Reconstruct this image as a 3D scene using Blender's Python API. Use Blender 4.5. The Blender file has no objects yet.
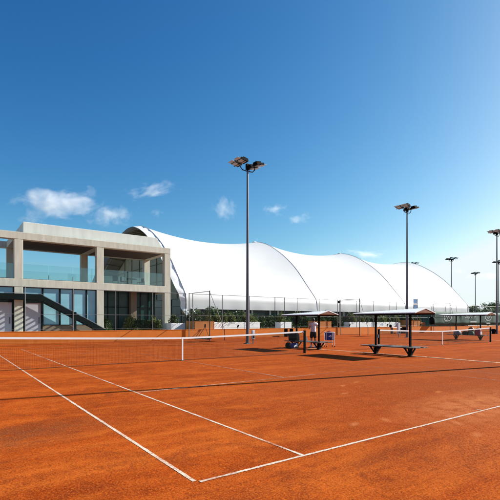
import bpy, bmesh, math, random
from mathutils import Vector, Matrix
R = math.radians
random.seed(7)
scene = bpy.context.scene
COL = scene.collection

# ------------------------------------------------------------------ render / view
scene.render.engine = 'CYCLES'
scene.view_settings.view_transform = 'Standard'
scene.view_settings.look = 'None'
scene.view_settings.gamma = 1
scene.view_settings.use_curve_mapping = False
EXPO = 1.15
scene.view_settings.exposure = EXPO
scene.cycles.volume_bounces = 6
scene.cycles.max_bounces = 10
scene.cycles.transparent_max_bounces = 24
scene.cycles.use_denoising = True

# ------------------------------------------------------------------ helpers
class MB:
    """collects simple shapes, links them as one mesh object"""
    def __init__(s): s.v = []; s.f = []; s.m = []; s.sm = []
    def add(s, vs, fs, mi=0, smooth=False):
        b = len(s.v); s.v += [tuple(x) for x in vs]
        for f in fs:
            s.f.append([i + b for i in f]); s.m.append(mi); s.sm.append(smooth)
        return s
    def box(s, x0, x1, y0, y1, z0, z1, mi=0):
        vs = [(x0,y0,z0),(x1,y0,z0),(x1,y1,z0),(x0,y1,z0),(x0,y0,z1),(x1,y0,z1),(x1,y1,z1),(x0,y1,z1)]
        return s.add(vs, [(0,3,2,1),(4,5,6,7),(0,1,5,4),(1,2,6,5),(2,3,7,6),(3,0,4,7)], mi)
    def obox(s, c, ax, ay, az, mi=0):
        """oriented box: centre and three half-axis vectors"""
        c = Vector(c); ax = Vector(ax); ay = Vector(ay); az = Vector(az)
        vs = [c + sx*ax + sy*ay + sz*az for sz in (-1,1) for sx, sy in ((-1,-1),(1,-1),(1,1),(-1,1))]
        return s.add(vs, [(0,3,2,1),(4,5,6,7),(0,1,5,4),(1,2,6,5),(2,3,7,6),(3,0,4,7)], mi)
    def bar(s, p, q, w, h=None, mi=0):
        """square bar from p to q, w wide (horizontal) and h deep"""
        h = h or w
        p = Vector(p); q = Vector(q); d = (q-p); L = d.length; d.normalize()
        up = Vector((0,0,1)) if abs(d.z) < .95 else Vector((0,1,0))
        a = d.cross(up).normalized(); b = a.cross(d).normalized()
        return s.obox((p+q)/2, a*w/2, b*h/2, d*L/2, mi)
    def tube(s, pts, r, n=8, mi=0, cap=True, smooth=True):
        pts = [Vector(p) for p in pts]; N = len(pts)
        rs = r if isinstance(r, (list, tuple)) else [r]*N
        vs = []; fs = []
        prev = None
        for i, p in enumerate(pts):
            d = (pts[min(i+1,N-1)] - pts[max(i-1,0)]).normalized()
            if prev is None:
                up = Vector((0,0,1)) if abs(d.z) < .9 else Vector((1,0,0))
                a = d.cross(up).normalized()
            else:
                a = (prev - d*prev.dot(d)).normalized()
            prev = a; b = d.cross(a)
            for k in range(n):
                t = 2*math.pi*k/n
                vs.append(p + a*math.cos(t)*rs[i] + b*math.sin(t)*rs[i])
        for i in range(N-1):
            for k in range(n):
                k2 = (k+1) % n
                fs.append((i*n+k, i*n+k2, (i+1)*n+k2, (i+1)*n+k))
        s.add(vs, fs, mi, smooth)
        if cap:
            s.add([vs[k] for k in range(n)], [tuple(reversed(range(n)))], mi)
            s.add([vs[(N-1)*n+k] for k in range(n)], [tuple(range(n))], mi)
        return s
    def prism(s, poly, axis, a0, a1, mi=0):
        """extrude a 2D polygon along axis ('x': poly=(y,z); 'y': poly=(x,z); 'z': poly=(x,y))"""
        n = len(poly)
        def P(p, a):
            return (a,p[0],p[1]) if axis=='x' else (p[0],a,p[1]) if axis=='y' else (p[0],p[1],a)
        vs = [P(p,a0) for p in poly] + [P(p,a1) for p in poly]
        fs = [tuple(range(n)), tuple(reversed(range(n,2*n)))]
        for i in range(n):
            j = (i+1)%n; fs.append((i,i+n,j+n,j))
        return s.add(vs, fs, mi)
    def ball(s, c, rx, ry, rz, nu=12, nv=8, mi=0, jitter=0, rnd=None):
        vs=[]; fs=[]
        for j in range(nv+1):
            ph = math.pi*j/nv
            for i in range(nu):
                th = 2*math.pi*i/nu
                k = 1 + (rnd.uniform(-jitter,jitter) if rnd else 0)
                vs.append((c[0]+rx*k*math.sin(ph)*math.cos(th), c[1]+ry*k*math.sin(ph)*math.sin(th), c[2]+rz*k*math.cos(ph)))
        for j in range(nv):
            for i in range(nu):
                i2=(i+1)%nu
                fs.append((j*nu+i,(j+1)*nu+i,(j+1)*nu+i2,j*nu+i2))
        return s.add(vs, fs, mi, True)
    def mesh(s, name, mats):
        me = bpy.data.meshes.new(name)
        me.from_pydata(s.v, [], s.f)
        if not isinstance(mats,(list,tuple)): mats=[mats]
        for m in mats: me.materials.append(m)
        me.polygons.foreach_set('material_index', s.m)
        me.polygons.foreach_set('use_smooth', s.sm)
        me.update()
        bm = bmesh.new(); bm.from_mesh(me)
        bmesh.ops.recalc_face_normals(bm, faces=bm.faces); bm.to_mesh(me); bm.free()
        return me
    def build(s, name, mats, parent=None, loc=None, bevel=0):
        o = bpy.data.objects.new(name, s.mesh(name, mats)); COL.objects.link(o)
        if loc: o.location = loc
        if parent: o.parent = parent
        if bevel:
            b = o.modifiers.new('bevel','BEVEL'); b.width = bevel; b.segments = 2; b.limit_method='ANGLE'
        return o

def tag(o, label=None, cat=None, group=None, kind=None):
    if label: o['label'] = label
    if cat: o['category'] = cat
    if group: o['group'] = group
    if kind: o['kind'] = kind
    return o
def empty(name, loc=(0,0,0), rz=0, label=None, cat=None, group=None):
    o = bpy.data.objects.new(name, None); COL.objects.link(o)
    o.location = loc; o.rotation_euler = (0,0,rz); o.empty_display_size = .3
    return tag(o, label, cat, group)
def copy_tree(o, parent=None):
    c = o.copy(); COL.objects.link(c)
    if parent: c.parent = parent
    for ch in list(o.children): copy_tree(ch, c)
    return c

# ------------------------------------------------------------------ materials
def nodes(m):
    m.use_nodes = True
    return m.node_tree.nodes, m.node_tree.links
def mat(name, col, rough=.6, metal=0, nscale=8, var=.12, bump=0, bscale=None, spec=.4, stretch=None):
    """principled surface with noise variation of its own colour, and optional bump"""
    m = bpy.data.materials.new(name); n, l = nodes(m)
    p = n['Principled BSDF']
    p.inputs['Roughness'].default_value = rough; p.inputs['Metallic'].default_value = metal
    p.inputs['Specular IOR Level'].default_value = spec
    tc = n.new('ShaderNodeTexCoord'); mp = n.new('ShaderNodeMapping')
    l.new(tc.outputs['Object'], mp.inputs['Vector'])
    if stretch: mp.inputs['Scale'].default_value = stretch
    no = n.new('ShaderNodeTexNoise'); no.inputs['Scale'].default_value = nscale; no.inputs['Detail'].default_value = 6
    no.inputs['Roughness'].default_value = .65
    l.new(mp.outputs['Vector'], no.inputs['Vector'])
    cr = n.new('ShaderNodeValToRGB')
    cr.color_ramp.elements[0].position = .3; cr.color_ramp.elements[1].position = .7
    cr.color_ramp.elements[0].color = (*[c*(1-var) for c in col],1); cr.color_ramp.elements[1].color = (*[min(1,c*(1+var)) for c in col],1)
    l.new(no.outputs['Fac'], cr.inputs['Fac']); l.new(cr.outputs['Color'], p.inputs['Base Color'])
    if bump:
        nb = n.new('ShaderNodeTexNoise'); nb.inputs['Scale'].default_value = bscale or nscale*6; nb.inputs['Detail'].default_value = 4
        l.new(mp.outputs['Vector'], nb.inputs['Vector'])
        b = n.new('ShaderNodeBump'); b.inputs['Strength'].default_value = bump; b.inputs['Distance'].default_value = .02
        l.new(nb.outputs['Fac'], b.inputs['Height']); l.new(b.outputs['Normal'], p.inputs['Normal'])
    return m
def glass_mat(name, tint, gloss=.9, refl=.12):
    m = bpy.data.materials.new(name); n, l = nodes(m)
    n.remove(n['Principled BSDF'])
    out = n['Material Output']
    t = n.new('ShaderNodeBsdfTransparent'); t.inputs['Color'].default_value = (*tint,1)
    g = n.new('ShaderNodeBsdfGlossy'); g.inputs['Color'].default_value = (gloss,gloss,gloss,1); g.inputs['Roughness'].default_value = .02
    lw = n.new('ShaderNodeLayerWeight'); lw.inputs['Blend'].default_value = .35
    mr = n.new('ShaderNodeMapRange'); mr.inputs['To Min'].default_value = refl; mr.inputs['To Max'].default_value = .8
    l.new(lw.outputs['Fresnel'], mr.inputs['Value'])
    mx = n.new('ShaderNodeMixShader')
    l.new(mr.outputs['Result'], mx.inputs['Fac']); l.new(t.outputs[0], mx.inputs[1]); l.new(g.outputs[0], mx.inputs[2])
    l.new(mx.outputs[0], out.inputs['Surface'])
    return m
def leaf_mat(name, c0, c1):
    m = bpy.data.materials.new(name); n, l = nodes(m)
    p = n['Principled BSDF']; p.inputs['Roughness'].default_value = .5; p.inputs['Specular IOR Level'].default_value = .3
    g = n.new('ShaderNodeNewGeometry'); cr = n.new('ShaderNodeValToRGB')
    cr.color_ramp.elements[0].color = (*c0,1); cr.color_ramp.elements[1].color = (*c1,1)
    l.new(g.outputs['Random Per Island'], cr.inputs['Fac']); l.new(cr.outputs['Color'], p.inputs['Base Color'])
    tr = n.new('ShaderNodeBsdfTranslucent'); l.new(cr.outputs['Color'], tr.inputs['Color'])
    mx = n.new('ShaderNodeMixShader'); mx.inputs['Fac'].default_value = .3
    l.new(p.outputs[0], mx.inputs[1]); l.new(tr.outputs[0], mx.inputs[2]); l.new(mx.outputs[0], n['Material Output'].inputs['Surface'])
    return m

CLAY_LO = (.190,.027,.0030); CLAY_HI = (.335,.056,.0058)
def clay_nodes(n, l):
    """returns a colour socket for the clay surface (world scale patterns) and a height socket"""
    tc = n.new('ShaderNodeTexCoord')
    def noise(scale, detail=5, rough=.6, sc=None, dist=0, rot=None):
        mp = n.new('ShaderNodeMapping'); l.new(tc.outputs['Object'], mp.inputs['Vector'])
        if sc: mp.inputs['Scale'].default_value = sc
        if rot: mp.inputs['Rotation'].default_value = (0,0,rot)
        no = n.new('ShaderNodeTexNoise'); no.inputs['Scale'].default_value = scale
        no.inputs['Detail'].default_value = detail; no.inputs['Roughness'].default_value = rough
        no.inputs['Distortion'].default_value = dist
        l.new(mp.outputs['Vector'], no.inputs['Vector']); return no.outputs['Fac']
    def rng(s, a, b, lo=0, hi=1):
        m = n.new('ShaderNodeMapRange'); m.inputs['From Min'].default_value=a; m.inputs['From Max'].default_value=b
        m.inputs['To Min'].default_value=lo; m.inputs['To Max'].default_value=hi
        l.new(s, m.inputs['Value']); return m.outputs['Result']
    def mix(fac, c1, c2, mode='MIX'):
        m = n.new('ShaderNodeMix'); m.data_type='RGBA'; m.blend_type = mode
        if isinstance(fac,(int,float)): m.inputs['Factor'].default_value = fac
        else: l.new(fac, m.inputs['Factor'])
        for k, c in ((6,c1),(7,c2)):
            if isinstance(c, tuple): m.inputs[k].default_value = (*c,1)
            else: l.new(c, m.inputs[k])
        return m.outputs[2]
    def math_(op, a, b=None):
        m = n.new('ShaderNodeMath'); m.operation = op
        for k, s in ((0,a),(1,b)):
            if s is None: continue
            if isinstance(s,(int,float)): m.inputs[k].default_value = s
            else: l.new(s, m.inputs[k])
        return m.outputs[0]
    big = noise(.42, 6, .66, dist=.9)
    streak = noise(.9, 5, .62, sc=(.22,1.5,1), dist=.4, rot=R(-6))
    streak2 = noise(2.2, 4, .6, sc=(.3,2.2,1), rot=R(12))
    mid = noise(3.5, 6, .7, dist=.5)
    grain = noise(46, 3, .85)
    speck = noise(26, 2, .7)
    lump = noise(11, 4, .75)
    scuff = noise(1.1, 7, .72, dist=1.2)
    c = mix(rng(big,.35,.65), CLAY_LO, CLAY_HI)
    c = mix(rng(streak,.45,.66,0,.9), c, (.42,.092,.0120))
    c = mix(rng(streak2,.50,.72,0,.7), c, (.19,0.0292,0.0059))
    c = mix(rng(mid,.52,.78,0,.6), c, (.36,0.0705,0.0108))
    c = mix(rng(mid,.48,.25,0,.7), c, (.16,0.0258,0.0063))
    c = mix(rng(lump,.52,.72,0,.55), c, (.40,0.0791,0.0126))
    c = mix(rng(lump,.48,.28,0,.65), c, (.145,0.0206,0.0049))
    c = mix(rng(scuff,.52,.68,0,.72), c, (.135,0.0232,0.0067))
    c = mix(rng(scuff,.46,.30,0,.65), c, (.43,.098,.013))
    sxz = n.new('ShaderNodeSeparateXYZ'); l.new(tc.outputs['Object'], sxz.inputs[0])
    used = math_('MULTIPLY', rng(sxz.outputs['X'],-4.5,2.0,0,.9), rng(sxz.outputs['Y'],-4.0,-8.0,.35,1))
    c = mix(math_('MULTIPLY', used, rng(big,.30,.60,.35,1)), c, (.205,0.0430,0.0117))
    # grey worn zone by the left sideline, pale dusty zone behind the baseline (with footprints of their own shape)
    def zone(x, y, rx, ry, rot=0, soft=.25):
        mp = n.new('ShaderNodeMapping'); mp.vector_type='TEXTURE'
        mp.inputs['Location'].default_value=(x,y,0); mp.inputs['Rotation'].default_value=(0,0,rot); mp.inputs['Scale'].default_value=(rx,ry,1)
        l.new(tc.outputs['Object'], mp.inputs['Vector'])
        v = n.new('ShaderNodeVectorMath'); v.operation='LENGTH'; l.new(mp.outputs['Vector'], v.inputs[0])
        return rng(v.outputs['Value'], 1.0, soft)
    z1 = math_('MULTIPLY', zone(-6.6,-8.9,1.6,.9,.2), rng(mid,.33,.58))
    c = mix(math_('MULTIPLY', z1, .75), c, (.13,0.0430,0.0180))
    z2 = math_('MULTIPLY', zone(.5,-11.6,2.8,1.3,.1), rng(mid,.34,.56))
    c = mix(math_('MULTIPLY', z2, .85), c, (.40,0.1290,0.0468))
    z3 = math_('MULTIPLY', zone(-1.6,-12.9,2.2,.8,.1), rng(speck,.45,.6))
    c = mix(math_('MULTIPLY', z3, .6), c, (.39,0.1075,0.0324))
    for fx, fy, fr in ((-1.62,-12.62,.4),(-1.2,-12.1,.9),(-.85,-11.75,.2),(-1.9,-11.3,1.1),(-.3,-12.0,.6),(-.6,-9.2,.3),(.2,-8.4,.8),(.9,-8.2,.2),(-2.5,-11.2,.5),(1.2,-10.3,.4)):
        zz = math_('MULTIPLY', zone(fx,fy,.19,.085,fr), rng(grain,.25,.55))
        c = mix(math_('MULTIPLY', zz, .8), c, (.42,0.1419,0.0495))
    # dark damp scuffs behind the baseline corner
    for fx, fy, rx, ry in ((-5.6,-12.5,.8,.35),(-3.2,-12.45,1.3,.3),(-6.4,-13.0,.6,.5)):
        zz = math_('MULTIPLY', zone(fx,fy,rx,ry,.1), rng(mid,.38,.55))
        c = mix(math_('MULTIPLY', zz, .6), c, (.13,0.0258,0.0090))
    c = mix(rng(grain,.52,.66,0,.75), c, (.47,.125,.018))
    c = mix(rng(grain,.50,.32,0,.80), c, (.105,0.0146,0.0036))
    c = mix(rng(speck,.40,.28,0,.6), c, (.07,0.0129,0.0045))
    # ball marks
    vo = n.new('ShaderNodeTexVoronoi'); vo.inputs['Scale'].default_value = 1.1; vo.inputs['Randomness'].default_value = 1
    l.new(tc.outputs['Object'], vo.inputs['Vector'])
    c = mix(rng(vo.outputs['Distance'],.055,.030,0,.5), c, (.40,.105,.028))
    vo2 = n.new('ShaderNodeTexVoronoi'); vo2.inputs['Scale'].default_value = .8
    mpv = n.new('ShaderNodeMapping'); mpv.inputs['Scale'].default_value=(1,2.4,1); mpv.inputs['Rotation'].default_value=(0,0,.7); l.new(tc.outputs['Object'], mpv.inputs['Vector']); l.new(mpv.outputs[0], vo2.inputs['Vector'])
    c = mix(math_('MULTIPLY', rng(vo2.outputs['Distance'],.12,.05,0,.55), rng(mid,.4,.6)), c, (.12,.021,.006))
    return c, grain, mid, rng, mix, noise
def make_clay():
    m = bpy.data.materials.new('red_clay'); n, l = nodes(m)
    c, grain, mid, rng, mix, noise = clay_nodes(n, l)
    p = n['Principled BSDF']; p.inputs['Roughness'].default_value=1; p.inputs['Specular IOR Level'].default_value=.02
    l.new(c, p.inputs['Base Color'])
    b = n.new('ShaderNodeBump'); b.inputs['Strength'].default_value=.55; b.inputs['Distance'].default_value=.012
    l.new(grain, b.inputs['Height'])
    b2 = n.new('ShaderNodeBump'); b2.inputs['Strength'].default_value=.35; b2.inputs['Distance'].default_value=.05
    l.new(mid, b2.inputs['Height']); l.new(b.outputs['Normal'], b2.inputs['Normal']); l.new(b2.outputs['Normal'], p.inputs['Normal'])
    return m
def make_line():
    m = bpy.data.materials.new('worn_court_tape'); n, l = nodes(m)
    c, grain, mid, rng, mix, noise = clay_nodes(n, l)
    p = n['Principled BSDF']; p.inputs['Roughness'].default_value=.8; p.inputs['Specular IOR Level'].default_value=.1
    wear = noise(1.3, 6, .75)
    fine = noise(30, 4, .8)
    a = n.new('ShaderNodeMath'); a.operation='ADD'; l.new(rng(wear,.48,.68,0,.7), a.inputs[0]); l.new(rng(fine,.46,.66,0,.65), a.inputs[1])
    # the less used far and right hand parts of the courts are more buried in clay
    tcw = n.new('ShaderNodeTexCoord'); sx = n.new('ShaderNodeSeparateXYZ'); l.new(tcw.outputs['Object'], sx.inputs[0])
    a2 = n.new('ShaderNodeMath'); a2.operation='ADD'; l.new(rng(sx.outputs['X'],-3.5,4.0,0,.8), a2.inputs[0]); l.new(rng(sx.outputs['Y'],-7.5,5.0,0,.35), a2.inputs[1])
    a3 = n.new('ShaderNodeMath'); a3.operation='MULTIPLY'; l.new(a2.outputs[0], a3.inputs[0]); l.new(rng(sx.outputs['Y'],-11.4,-9.0,.35,1), a3.inputs[1])
    a4 = n.new('ShaderNodeMath'); a4.operation='ADD'; l.new(a.outputs[0], a4.inputs[0]); l.new(a3.outputs[0], a4.inputs[1])
    cl = n.new('ShaderNodeClamp'); cl.inputs['Max'].default_value=.96; l.new(a4.outputs[0], cl.inputs['Value'])
    col = mix(cl.outputs[0], (.54,.47,.38), c)
    l.new(col, p.inputs['Base Color'])
    return m

M = {}
M['clay'] = make_clay()
M['tape'] = make_line()
M['wall_orange'] = mat('orange_render', (.58,.165,.014), .85, nscale=1.5, var=.10, bump=.15, bscale=40)
M['wall_orange_dull'] = mat('ochre_render', (.50,.20,.045), .85, nscale=1.5, var=.10, bump=.15, bscale=40)
M['concrete'] = mat('beige_concrete', (.53,.53,.43), .8, nscale=2.2, var=.16, bump=.1, bscale=30, stretch=(1.6,1.6,.25))
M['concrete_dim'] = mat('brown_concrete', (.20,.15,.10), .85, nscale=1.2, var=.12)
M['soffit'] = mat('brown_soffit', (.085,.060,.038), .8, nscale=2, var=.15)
M['parapet'] = mat('white_render', (.60,.63,.575), .8, nscale=2.0, var=.10, stretch=(1.2,1.2,.2), bump=.08, bscale=25)
M['white'] = mat('white_paint', (.80,.80,.79), .5, nscale=3, var=.04)
M['planter'] = mat('white_planter', (.88,.88,.86), .7, nscale=2, var=.05)
M['membrane'] = mat('white_membrane', (.54,.55,.54), .55, nscale=.6, var=.03, bump=.04, bscale=1.5)
M['seam'] = mat('grey_seam', (.34,.35,.355), .6, nscale=4, var=.3)
M['arch_edge'] = mat('creased_white_edge', (.70,.71,.72), .6, nscale=2.2, var=.15, bump=.8, bscale=2.5)
M['gable'] = mat('olive_fabric', (.38,.31,.19), .8, nscale=1, var=.12)
M['gable_rib'] = mat('gable_rib', (.16,.13,.085), .7)
M['dark_green'] = mat('dark_green_glazing', (.020,.062,.057), .15, nscale=1, var=.2, spec=.22)
M['steel_green'] = mat('green_black_steel', (.0025,.0085,.0075), .7, nscale=4, var=.2, spec=.08)
M['black'] = mat('black_metal', (.005,.005,.0055), .7, nscale=5, var=.2, spec=.08)
M['galv'] = mat('galvanised_steel', (.15,.155,.16), .5, metal=.3, nscale=6, var=.15)
M['pole'] = mat('grey_pole_paint', (.11,.115,.13), .45, metal=.3, nscale=3, var=.12)
M['wire'] = mat('fence_wire', (.05,.06,.06), .7)
M['post_dark'] = mat('dark_fence_post', (.03,.04,.04), .5, nscale=4, var=.15)
M['glass'] = glass_mat('pale_glass', (.84,.95,.95), .9, .05)
M['rail_glass'] = glass_mat('balustrade_glass', (.86,.94,.95), .8, .05)
M['pane'] = mat('pale_cyan_glazing', (.25,.53,.61), .12, nscale=.5, var=.18, spec=.5)
M['blind'] = mat('pale_blind', (.58,.70,.74), .8, nscale=.8, var=.06)
M['door_panel'] = mat('grey_door_panel', (.42,.42,.46), .6, nscale=1, var=.05)
M['net'] = mat('net_cord', (.012,.014,.013), .8)
M['lampglass'] = mat('lamp_glass', (.44,.68,.86), .5, nscale=1.5, var=.08, spec=.15)
M['roof_tin'] = mat('white_tin', (.80,.81,.80), .5, nscale=3, var=.06)
M['roof_brown'] = mat('brown_board', (.20,.075,.032), .75, nscale=4, var=.2, stretch=(1,8,8))
M['bench'] = mat('grey_brown_plank', (.085,.070,.060), .6, nscale=5, var=.25, stretch=(8,1,8))
M['skin'] = mat('skin', (.36,.19,.125), .55, nscale=6, var=.06)
M['hair'] = mat('black_hair', (.010,.009,.009), .55, nscale=30, var=.4)
M['shirt'] = mat('pinkish_white_shirt', (.60,.53,.60), .8, nscale=5, var=.06, bump=.3, bscale=14)
M['shorts'] = mat('black_shorts', (.012,.012,.015), .8, nscale=6, var=.3, bump=.3, bscale=14)
M['shoe'] = mat('white_shoe', (.72,.72,.72), .6)
M['bagblack'] = mat('black_nylon', (.005,.006,.0065), .9, spec=.06, nscale=6, var=.3, bump=.3, bscale=12)
M['blue'] = mat('blue_nylon', (.010,.034,.20), .7, nscale=5, var=.2, bump=.25, bscale=12)
M['red'] = mat('dark_red_cloth', (.20,.018,.018), .8, nscale=5, var=.2, bump=.3, bscale=12)
M['crimson'] = mat('crimson_nylon', (.32,.012,.045), .6, nscale=5, var=.2, bump=.3, bscale=12)
M['greybag'] = mat('grey_nylon', (.20,.22,.24), .6, nscale=5, var=.2, bump=.3, bscale=12)
M['greenbag'] = mat('green_cloth', (.05,.16,.09), .7, nscale=5, var=.2, bump=.3, bscale=12)
M['brownbag'] = mat('brown_leather', (.16,.06,.03), .6, nscale=5, var=.2)
M['screen'] = mat('green_windscreen', (.036,.090,.068), .8, nscale=.9, var=.22, bump=.3, bscale=2)
M['screen_print'] = mat('faded_white_print', (.40,.46,.45), .8, nscale=5, var=.25)
M['bluepanel'] = mat('blue_panel', (.13,.27,.46), .3, nscale=1.2, var=.35)
M['cabinet'] = mat('pale_cabinet', (.50,.55,.60), .5, nscale=4, var=.08)
M['soil'] = mat('dry_soil', (.14,.12,.075), .95, nscale=.3, var=.3)
M['paving'] = mat('terrace_paving', (.36,.33,.29), .85, nscale=2, var=.12)
M['bark'] = mat('bark', (.07,.05,.035), .9, nscale=6, var=.3)
M['leafA'] = leaf_mat('shrub_leaf', (.030,.060,.012), (.16,.19,.035))
M['leafB'] = leaf_mat('shrub_leaf_dark', (.012,.034,.012), (.055,.095,.022))
M['leafT'] = leaf_mat('tree_leaf', (.014,.032,.010), (.060,.105,.022))
M['kerb'] = mat('worn_pale_kerb', (.40,.24,.14), .85, nscale=2.5, var=.6)
M['broom'] = mat('broom_bristle', (.02,.018,.016), .9, nscale=30, var=.4)
M['wood'] = mat('wood_handle', (.25,.15,.08), .6, nscale=8, var=.2)

# ------------------------------------------------------------------ world, sun, camera
SUN_AZ = math.atan2(.977, -.212)          # angle from +Y towards +X
SUN_EL = R(31.5)
w = bpy.data.worlds.new('World'); scene.world = w; w.use_nodes = True
wn, wl = w.node_tree.nodes, w.node_tree.links
bg = wn['Background']
sky = wn.new('ShaderNodeTexSky'); sky.sky_type = 'NISHITA'; sky.sun_disc = False
sky.sun_elevation = SUN_EL; sky.sun_rotation = SUN_AZ
sky.air_density = 1.0; sky.dust_density = 1.0; sky.ozone_density = 3.0; sky.altitude = 0
# contrast and colour response of the photograph's sky, applied to the sky texture as a whole
sp = wn.new('ShaderNodeSeparateColor'); cb = wn.new('ShaderNodeCombineColor')
wl.new(sky.outputs[0], sp.inputs[0])
for k, (gain, gamma, top) in enumerate(((3.72,2.08,.87),(2.05,1.43,.97),(1.46,1.03,1.0))):
    m0 = wn.new('ShaderNodeMath'); m0.operation='MULTIPLY'; m0.inputs[1].default_value = .1
    m1 = wn.new('ShaderNodeMath'); m1.operation='POWER'; m1.inputs[1].default_value = gamma
    m2 = wn.new('ShaderNodeMath'); m2.operation='MULTIPLY'; m2.inputs[1].default_value = gain
    m3 = wn.new('ShaderNodeMath'); m3.operation='MINIMUM'; m3.inputs[1].default_value = top
    m4 = wn.new('ShaderNodeMath'); m4.operation='MULTIPLY'; m4.inputs[1].default_value = 1/(.1*2**EXPO)
    wl.new(sp.outputs[k], m0.inputs[0]); wl.new(m0.outputs[0], m1.inputs[0]); wl.new(m1.outputs[0], m2.inputs[0]); wl.new(m2.outputs[0], m3.inputs[0]); wl.new(m4.outputs[0], cb.inputs[k])
    if k == 2:      # the haze at the horizon never turns warmer than white
        m5 = wn.new('ShaderNodeMath'); m5.operation='MAXIMUM'; wl.new(m3.outputs[0], m5.inputs[0]); wl.new(prev.outputs[0], m5.inputs[1]); wl.new(m5.outputs[0], m4.inputs[0])
    else: wl.new(m3.outputs[0], m4.inputs[0])
    prev = m3
wl.new(cb.outputs[0], bg.inputs['Color'])
bg.inputs['Strength'].default_value = .1
sl = bpy.data.lights.new('sun','SUN'); sl.energy = 5.0; sl.angle = R(.5); sl.color = (1,.955,.88)
so = bpy.data.objects.new('sun', sl); COL.objects.link(so)
sd = Vector((math.sin(SUN_AZ)*math.cos(SUN_EL), math.cos(SUN_AZ)*math.cos(SUN_EL), math.sin(SUN_EL)))
so.rotation_euler = sd.to_track_quat('Z','Y').to_euler(); so.location = (60,-20,50)

cam = bpy.data.cameras.new('camera'); co = bpy.data.objects.new('camera', cam); COL.objects.link(co)
co.location = (-7.397,-15.611,1.552); co.rotation_euler = (R(90),0,R(-37.218))
cam.sensor_width = 36; cam.sensor_fit = 'HORIZONTAL'; cam.lens = 429.579/500*36
cam.shift_x = (250-272.697)/500; cam.shift_y = (321.105-250)/500
cam.clip_start = .1; cam.clip_end = 9000
scene.camera = co

# ------------------------------------------------------------------ ground
mb = MB(); mb.box(-4000,4000,-4000,4000,-.30,-.06); tag(mb.build('ground', M['soil']), kind='structure')
mb = MB(); mb.add([(-45,-40,0),(98,-40,0),(98,18.0,0),(-45,18.0,0)],[(0,1,2,3)]); tag(mb.build('clay_surface', M['clay']), kind='structure')
mb = MB(); mb.box(-45,9.55,18.25,60,-.05,.55); mb.box(9.55,98,20.3,60,-.05,.50)
tag(mb.build('terrace_pavement', M['paving']), kind='structure')

# white court tapes: one object per court
def strip(mb, p, q, wdt, z=.003, step=.10, jit=.0045):
    p = Vector(p); q = Vector(q); d = q-p; L = d.length; d /= L; a = Vector((-d.y,d.x))
    n = max(2,int(L/step)); vs=[]; j=[0,0]
    for i in range(n+1):
        c = p + d*L*i/n
        for k, sgn in ((0,-1),(1,1)):
            j[k] = .6*j[k] + random.uniform(-jit,jit*.45)
            e = c + a*sgn*max(.006, wdt/2 + j[k]); vs.append((e.x,e.y,z))
    mb.add(vs, [(2*i,2*i+1,2*i+3,2*i+2) for i in range(n)])
def court_lines(x0, step):
    mb = MB(); w2=.044
    for sx in (-5.485,5.485): strip(mb,(x0+sx,-11.84),(x0+sx,11.83),.047,.003,step,.003)
    for sx in (-4.115,4.115): strip(mb,(x0+sx,-11.86),(x0+sx,11.83),w2,.003,step)
    for sy in (-11.885,11.885): strip(mb,(x0-5.45,sy),(x0+5.46,sy),.046,.0045,step)
    for sy in (-6.4,6.4): strip(mb,(x0-4.09,sy),(x0+4.09,sy),w2,.0045,step)
    strip(mb,(x0,-6.37),(x0,6.37),w2,.006,step)
    for sy in (-1,1): strip(mb,(x0,sy*11.86),(x0,sy*11.76),w2,.006,step/2)
    return mb
for k, x0 in enumerate((0,18.35)):
    tag(court_lines(x0, .022 if k==0 else .3).build('court_lines', M['tape']), kind='structure')

# kerb strip between the courts, partly buried
for k, X in enumerate((9.0,27.4,45.7)):
    mb = MB(); y=-13.5
    while y < 2.6:
        L = random.uniform(.6,1.5); e=random.uniform(-.03,.03)
        mb.box(X-.07+e, X+.07+e, y, y+L, -.03, random.uniform(.004,.018)); y += L + random.uniform(.0,.12)
    tag(mb.build('kerb_strip', M['kerb']), kind='structure')

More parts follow.
